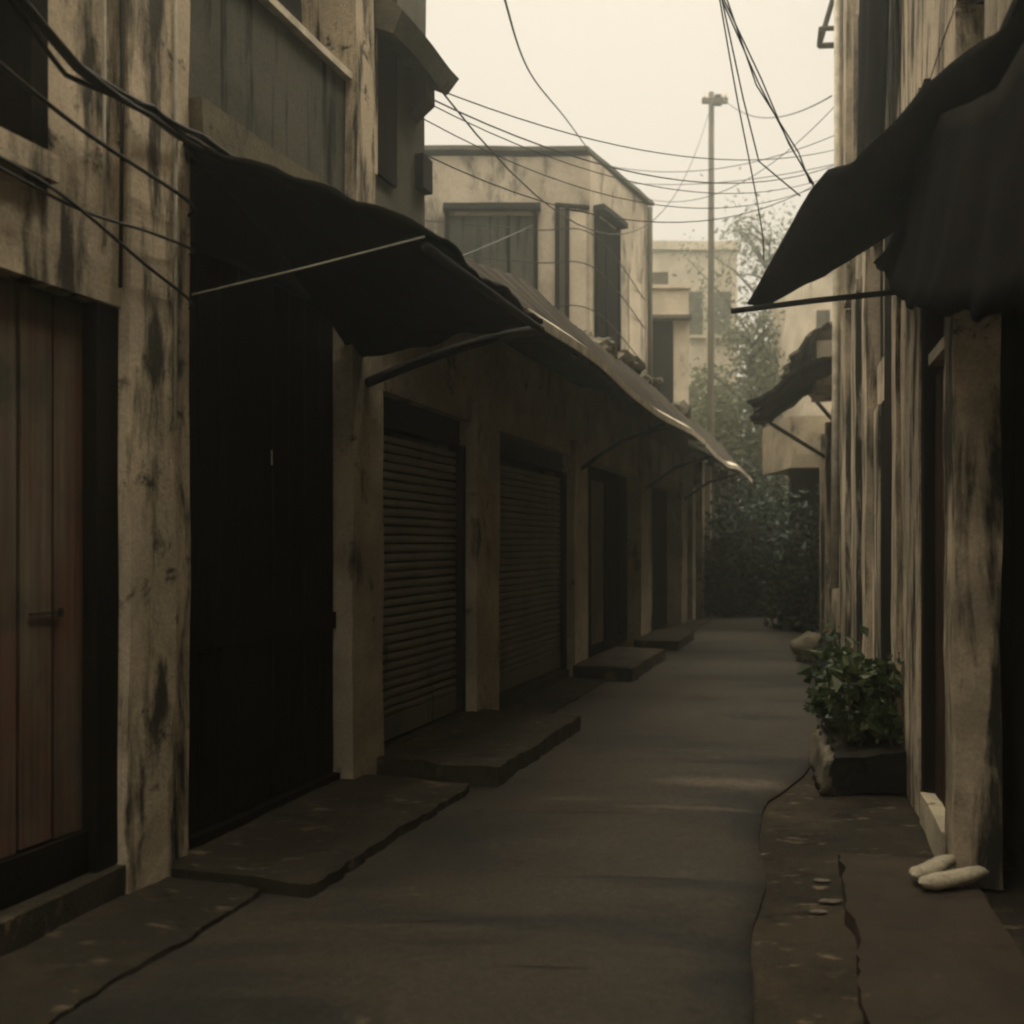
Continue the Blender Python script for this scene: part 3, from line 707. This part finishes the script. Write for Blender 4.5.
for (bx,by,h) in ((2.28,6.9,.88),(2.2,6.6,.8),(2.05,6.2,.40),(2.42,6.25,.74)):
    tip = W(bx+rnd.gauss(0,.05), by, h); st.tube([W(bx,by,.28), tip], .007, 5, .003)
    for k in range(38):
        pts.append(W(bx,by,.28).lerp(tip, rnd.uniform(.4,1.05)) + W(rnd.gauss(0,.05), rnd.gauss(0,.05), rnd.gauss(0,.03)))
st.build('stem', M['bark'], t)
vs, fs = leaves(pts, .085, rnd, .2, .72); leafmesh('foliage', vs, fs, M['leaf_pot'], t)
# small weed clump and rubble farther on
t = thing('weed_clump', Q(9.6, .28, 0), 'low straggly weeds growing at the column feet beyond the trough', 'weeds')
pts = []; st = MB()
for i in range(26):
    base = Q(rnd.uniform(8.3,12.0), rnd.uniform(.05,.30), .03); tip = base + W(rnd.gauss(-.02,.1), rnd.gauss(0,.1), rnd.uniform(.1,.45))
    st.tube([base, tip], .005, 5, .002)
    for k in range(26): pts.append(base.lerp(tip, rnd.uniform(.1,1.1)) + W(rnd.gauss(0,.05), rnd.gauss(0,.06), rnd.gauss(0,.03)))
st.build('stem', M['bark'], t)
vs, fs = leaves(pts, .09, rnd, .3, .6); leafmesh('foliage', vs, fs, M['leaf_dark'], t)
def rock(name, c, sx, sy, sz, seed, mat, label, cat, group=None, rot=0):
    b = MB(); bmesh.ops.create_icosphere(b.bm, subdivisions=4, radius=1)
    for v in b.bm.verts:
        n_ = noise.noise_vector(v.co*1.3+Vector((seed*7.7,0,0)))*.30 + noise.noise_vector(v.co*4+Vector((seed,3,0)))*.08
        q = v.co + n_; q = Vector((q.x*sx, q.y*sy, q.z*sz))
        v.co = Vector((q.x*math.cos(rot)-q.y*math.sin(rot), q.x*math.sin(rot)+q.y*math.cos(rot), q.z)) + Vector(c)
    return tag(b.build(name, mat, None, True), label, cat, group)
rock('rock', (4.05,13.6,.12), .24,.22,.2, 2, M['rough_stone'], 'pale boulder at the lane edge beyond the shrub', 'rock')
rock('rock', (3.72,12.7,.05), .11,.12,.08, 5, M['trough'], 'small dark stone lying on the lane just in front of the pale boulder', 'rock')
rock('rock', (4.18,13.1,.12), .22,.22,.2, 9, M['trough'], 'dark boulder between the pale boulder and the weeds', 'rock')
# two long pale stones by the near right pillar
def bone(ends, r, label):
    a, c = Vector(ends[0]), Vector(ends[1]); pts = []; b = MB()
    n = 14; rings = []
    d = (c-a).normalized(); u = d.cross(Vector((0,0,1))).normalized(); w = u.cross(d)
    for i in range(n+1):
        s = i/n; p = a.lerp(c, s); rr = r*(max(0, 1-(2*s-1)**4))**.5*(1.12-.3*s)
        rings.append([b.bm.verts.new(p + rr*(1.1*math.cos(q*math.pi/8)*u + .8*math.sin(q*math.pi/8)*w) + noise.noise_vector(p*9)*.012 + noise.noise_vector(p*40)*.005) for q in range(16)])
    for x, y_ in zip(rings, rings[1:]):
        for q in range(16): b.bm.faces.new((x[q], x[(q+1)%16], y_[(q+1)%16], y_[q]))
    b.bm.faces.new(rings[0][::-1]); b.bm.faces.new(rings[-1])
    return tag(b.build('stone', M['stone'], None, True), label, 'stone')
bone(((1.675,4.20,.105),(1.965,4.43,.115)), .040, 'pale elongated stone touching the pillar, upper of the two by the right pillar')
bone(((1.675,4.13,.105),(2.03,4.25,.11)), .040, 'pale elongated stone lying across the pillar foot, lower and longer of the two')
# broken bits of stone on the right of the lane
for i in range(9):
    y = random.uniform(2.9, 4.7); x = .86 + .13*y + random.uniform(-.16, .16)
    b = MB(); bmesh.ops.create_icosphere(b.bm, subdivisions=2, radius=1); s = random.uniform(.010,.024)
    for v in b.bm.verts:
        q = v.co + noise.noise_vector(v.co*2.2+Vector((i*3.3,0,0)))*.65; v.co = Vector((x+q.x*s*1.9, y+q.y*s, .0+q.z*s*.22))
    tag(b.build('stone_chip', M['rough_stone']), 'flat pale stone chip lying on the worn lane beside the right pavement', 'stone', 'stone chips on the right of the lane')

# ---------------------------------------------------------------- trees and shrubs at the end of the lane
def tree(x, y, h, cr, label, seed, n=7000, size=.16, lean=0, slim=1.0, low=.25, mat='leaf_far'):
    rnd = random.Random(seed); t = thing('tree', (x, y, 0), label, 'tree', 'trees behind the end of the lane')
    top = W(x+lean, y, h*.9); tr = MB()
    mid = W(x+lean*.4+rnd.gauss(0,.15), y, h*.5)
    tr.tube([W(x,y,-.05), W(x,y,h*.2), mid, top], .05+h*.014, 8, .03)
    pts = []; cl = []
    nb = 30
    for i in range(nb):
        s = low + (1-low)*(i+rnd.random())/nb
        p = W(x,y,0).lerp(mid, s*2) if s < .5 else mid.lerp(top, (s-.5)*2)
        a = rnd.uniform(0, 6.28); r = cr*(.35+.65*math.sin(math.pi*min(1,(s-low)/(1-low)*.85+.15)))*rnd.uniform(.5,1.1)
        e = p + W(math.cos(a)*r, math.sin(a)*r, r*rnd.uniform(.1,.9)*slim)
        tr.tube([p, p.lerp(e,.5)+W(0,0,.1*r), e], .05, 5, .012)
        for k in range(4): cl.append((p.lerp(e, rnd.uniform(.45,1.05)) + W(rnd.gauss(0,.2),rnd.gauss(0,.2),rnd.gauss(0,.2)), rnd.uniform(.22,.6)*cr*.5))
    tr.build('trunk', M['bark'], t, True)
    for i in range(n):
        c, r = cl[int(rnd.random()**1.3*len(cl))]
        pts.append(c + W(rnd.gauss(0,r*.6), rnd.gauss(0,r*.6), rnd.gauss(0,r*.5*slim)))
    vs, fs = leaves(pts, size, rnd, -.1, .45); leafmesh('crown', vs, fs, M[mat], t)
tree(7.2, 29, 11.6, 2.2, 'tall feathery tree with thin bare-looking top, right behind the pole', 11, 5200, .15, .3, 1.6)
tree(9.3, 33, 12.6, 2.3, 'tallest wispy tree in the haze, above the awning tip on the right', 12, 5200, .16, .2, 1.7)
tree(6.2, 26, 7.6, 2.0, 'rounded hazy tree between the utility pole and the right awning', 13, 9000, .15)
tree(8.4, 27, 8.4, 2.2, 'hazy tree partly hidden behind the right awning tip', 14, 8000, .16)
tree(5.0, 25, 5.6, 1.7, 'low tree directly behind the utility pole', 15, 7000, .14)
tree(10.6, 36, 11.0, 2.6, 'faint tree farthest back at the right edge of the sky', 16, 5000, .2, 0, 1.4)
tree(3.6, 36, 9.5, 2.6, 'faint far tree seen over the low roof left of the pole', 17, 5000, .2)
def shrub(x, y, r, h, label, seed, n=5200):
    rnd = random.Random(seed); t = thing('shrub', (x, y, 0), label, 'shrub', 'dark shrubs closing the end of the lane'); pts = []; st = MB()
    for i in range(26):
        a = rnd.uniform(0,6.28); q = rnd.random()**.5
        base = W(x+math.cos(a)*q*r*.4, y+math.sin(a)*q*r*.4, 0); tip = W(x+math.cos(a)*q*r, y+math.sin(a)*q*r, h*rnd.uniform(.45,1)*(1-.35*q))
        st.tube([base, base.lerp(tip,.5)+W(0,0,.1), tip], .02, 5, .006)
        for k in range(n//26):
            u = rnd.uniform(.05,1.08); pts.append(base.lerp(tip,u) + W(rnd.gauss(0,.17), rnd.gauss(0,.17), rnd.gauss(0,.14)))
    st.build('stem', M['bark'], t)
    vs, fs = leaves(pts, .13, rnd, 0, .55); leafmesh('foliage', vs, fs, M['leaf_dark'], t)
shrub(4.55, 20.9, .95, 3.0, 'dark shrub left of centre where the lane ends', 21)
shrub(5.45, 20.6, .95, 3.3, 'tall dark shrub filling the middle of the lane end', 22)
shrub(6.1, 21.6, 1.1, 3.8, 'tallest dark shrub beside the low house at the lane end', 23)
shrub(4.2, 22.4, .8, 2.4, 'lower dark shrub against the old house at the lane end', 24)
shrub(4.95, 17.3, .42, 2.5, 'added narrow dark shrub merging the low house doorway into the murk at the right', 31, 2600)  # added shrub, hides the doorway's edge so its dark merges with the murk
shrub(5.0, 22.8, 1.3, 4.2, 'dark shrub behind the others, below the hazy trees', 25)

# ---------------------------------------------------------------- overhead cables
def cable(pts, r, label, mat='cable', group=None, sag=0, seg=20, name='cable'):
    P = [Vector(p) for p in pts]
    if len(P) == 2:
        P = [P[0].lerp(P[1], i/seg) - W(0,0,4*sag*(i/seg)*(1-i/seg)) for i in range(seg+1)]
    else:   # smooth through the points
        out = []
        for i in range(len(P)-1):
            p0, p1, p2, p3 = P[max(i-1,0)], P[i], P[i+1], P[min(i+2,len(P)-1)]
            for k in range(10):
                u = k/10
                out.append(.5*((2*p1)+(p2-p0)*u+(2*p0-5*p1+4*p2-p3)*u*u+(3*p1-p0-3*p2+p3)*u**3))
        P = out + [P[-1]]
    return tag(MB().tube(P, r*.72, 6).build(name, M[mat], None, True), label, 'cable', group)
# along the left facade
b = MB(); rc = random.Random(5)
for k in range(7):
    A = [L(3.2,.12,3.55), L(3.75,.12,3.28), L(4.15,.13,3.28), L(4.48,.10,3.30), L(4.9,.10,3.33)]
    P = [p + W(rc.gauss(0,.012), rc.gauss(0,.012), rc.gauss(0,.016)) for p in A]
    out = []
    for i in range(4):
        for q in range(6): out.append(P[i].lerp(P[i+1], q/6) + W(0,0,-.012*math.sin(q/6*3.14)))
    b.tube(out + [P[-1]], .010, 6)
tag(b.build('cable_bundle', M['cable'], None, True), 'thick tangled bundle of cables sagging across the near left pillar', 'cable bundle')
cable([L(4.9,.10,3.33), L(5.6,.13,3.38), L(6.3,.16,3.42), L(7.1,.1,3.48), (.3,13.9,5.95)], .010, 'thin cable running from the bundle along the ledge to the pale house')
cable([L(4.85,.11,3.30), L(5.4,.12,3.30), L(6.0,.13,3.34), L(6.9,.12,3.36)], .008, 'thin cable drooping just under the ledge over the canopy')
cable([L(3.0,.10,3.25), L(3.75,.10,3.08), L(4.4,.11,3.01), L(4.56,.0,3.0)], .012, 'single black cable below the thick bundle on the left pillar')
cable([L(3.3,.10,2.80), L(3.8,.08,2.775), L(4.2,.10,2.80), L(4.5,.07,2.82), L(4.57,-.02,2.825)], .009, 'level black cable crossing the near left pillar at lintel height')
cable([L(3.2,.10,2.84), L(3.7,.09,2.80), L(4.15,.10,2.66), L(4.5,.06,2.59), L(4.57,-.03,2.575)], .010, 'slanting black cable crossing the near left pillar, lowest of the cables there')
# across the sky
cable([(-.12,5.4,4.9),(-.045,6.5,5.04),(.162,9,5.75),(.62,11.6,6.45),(1.06,13.97,7.03)], .011, 'thick cable dropping steeply from the top of the sky to the pale roof')
s0 = L(7.15,.1,4.76)
cable([s0, (4.4,21.9,11.3)], .010, 'thin cable from the left hood up to the pole crossarm', sag=1.9)
g = 'thin cables crossing the sky'
for k, (z0, y1, z1, sg, r) in enumerate(((4.80,12.0,6.25,.30,.007),(4.72,12.1,6.1,.40,.008),(4.68,12.0,5.95,.42,.006),(4.55,11.8,5.85,.50,.006),(4.30,11.9,5.95,.55,.007))):
    cable([L(7.14,-.02,z0), Q(y1,.05,z1)], r, ('topmost','second from the top','third from the top','fourth from the top','lowest')[k] + ' of the thin cables between left shophouse and right columns', group=g, sag=sg)
for k, (x0,z0,z1,sg) in enumerate(((1.3,7.02,6.5,.25),(1.6,6.98,6.15,.12),(1.9,7.0,6.85,.5))):
    cable([(x0,14.5+k*.6,z0), Q(12.2,.06,z1)], .007, ('middle','lower','upper')[k] + ' of the three cables from the pale roof parapet to the right columns', group=g, sag=sg)
cable([(4.6,21.9,11.3), Q(12.0,.1,6.9)], .012, 'cable from the pole crossarm toward the top of the right columns', sag=.35)
b = MB()
for k in range(4):
    A = [(1.12,5.4,4.5+.02*k),(1.40,5.7,4.15),(1.62+.02*k,5.85,3.85-.02*k),(1.74,5.8,3.59)] if k < 3 else [(1.12,5.4,4.52),(1.36,5.8,4.1),(1.52,6.1,3.85),(1.72,5.9,3.57)]
    P = [Vector(p)+W(rc.gauss(0,.012),rc.gauss(0,.02),rc.gauss(0,.012)) for p in A]; out = []
    for i in range(3):
        for q in range(8): out.append(P[i].lerp(P[i+1], q/8))
    b.tube(out+[P[-1]], .0045, 5)
tag(b.build('cable_bundle', M['cable'], None, True), 'loose bundle of cables falling from the top of the sky onto the black awning', 'cable bundle')
cable([(1.08,5.35,4.6),(1.30,5.8,4.12),(1.46,6.1,3.78),(1.55,6.2,3.45),(1.56,6.2,3.27)], .006, 'single thin cable hanging left of the loose bundle over the awning tip')
cable([(4.37,21.9,5.25), Q(15.0,.5,4.25)], .010, 'low cable from the pole to the roof of the low house on the right', sag=.25)
for k, z in enumerate((5.9,5.45,4.85)):
    cable([(-1.3,13.85,z+.1),(.3,13.8,z-.05),(1.15,13.85,z-.12),(2.13,15.98,z-.5)], .012, ('upper','middle','lower')[k] + ' of the cables strung across the face of the pale house', group='cables on the pale house')

# ---------------------------------------------------------------- haze
hz = MB().box(W, -80, 80, -65, 100, -1.4, 16)
hm = bpy.data.materials.new('haze'); hm.use_nodes = True; ht = hm.node_tree; ht.nodes.clear()
ho = ht.nodes.new("ShaderNodeOutputMaterial"); hv = ht.nodes.new("ShaderNodeVolumePrincipled")
hv.inputs['Color'].default_value = (.84,.92,.89,1); hv.inputs['Density'].default_value = .0095; hv.inputs['Anisotropy'].default_value = .82
ht.links.new(hv.outputs[0], ho.inputs['Volume'])
h = hz.build('haze', hm); h['kind'] = 'stuff'
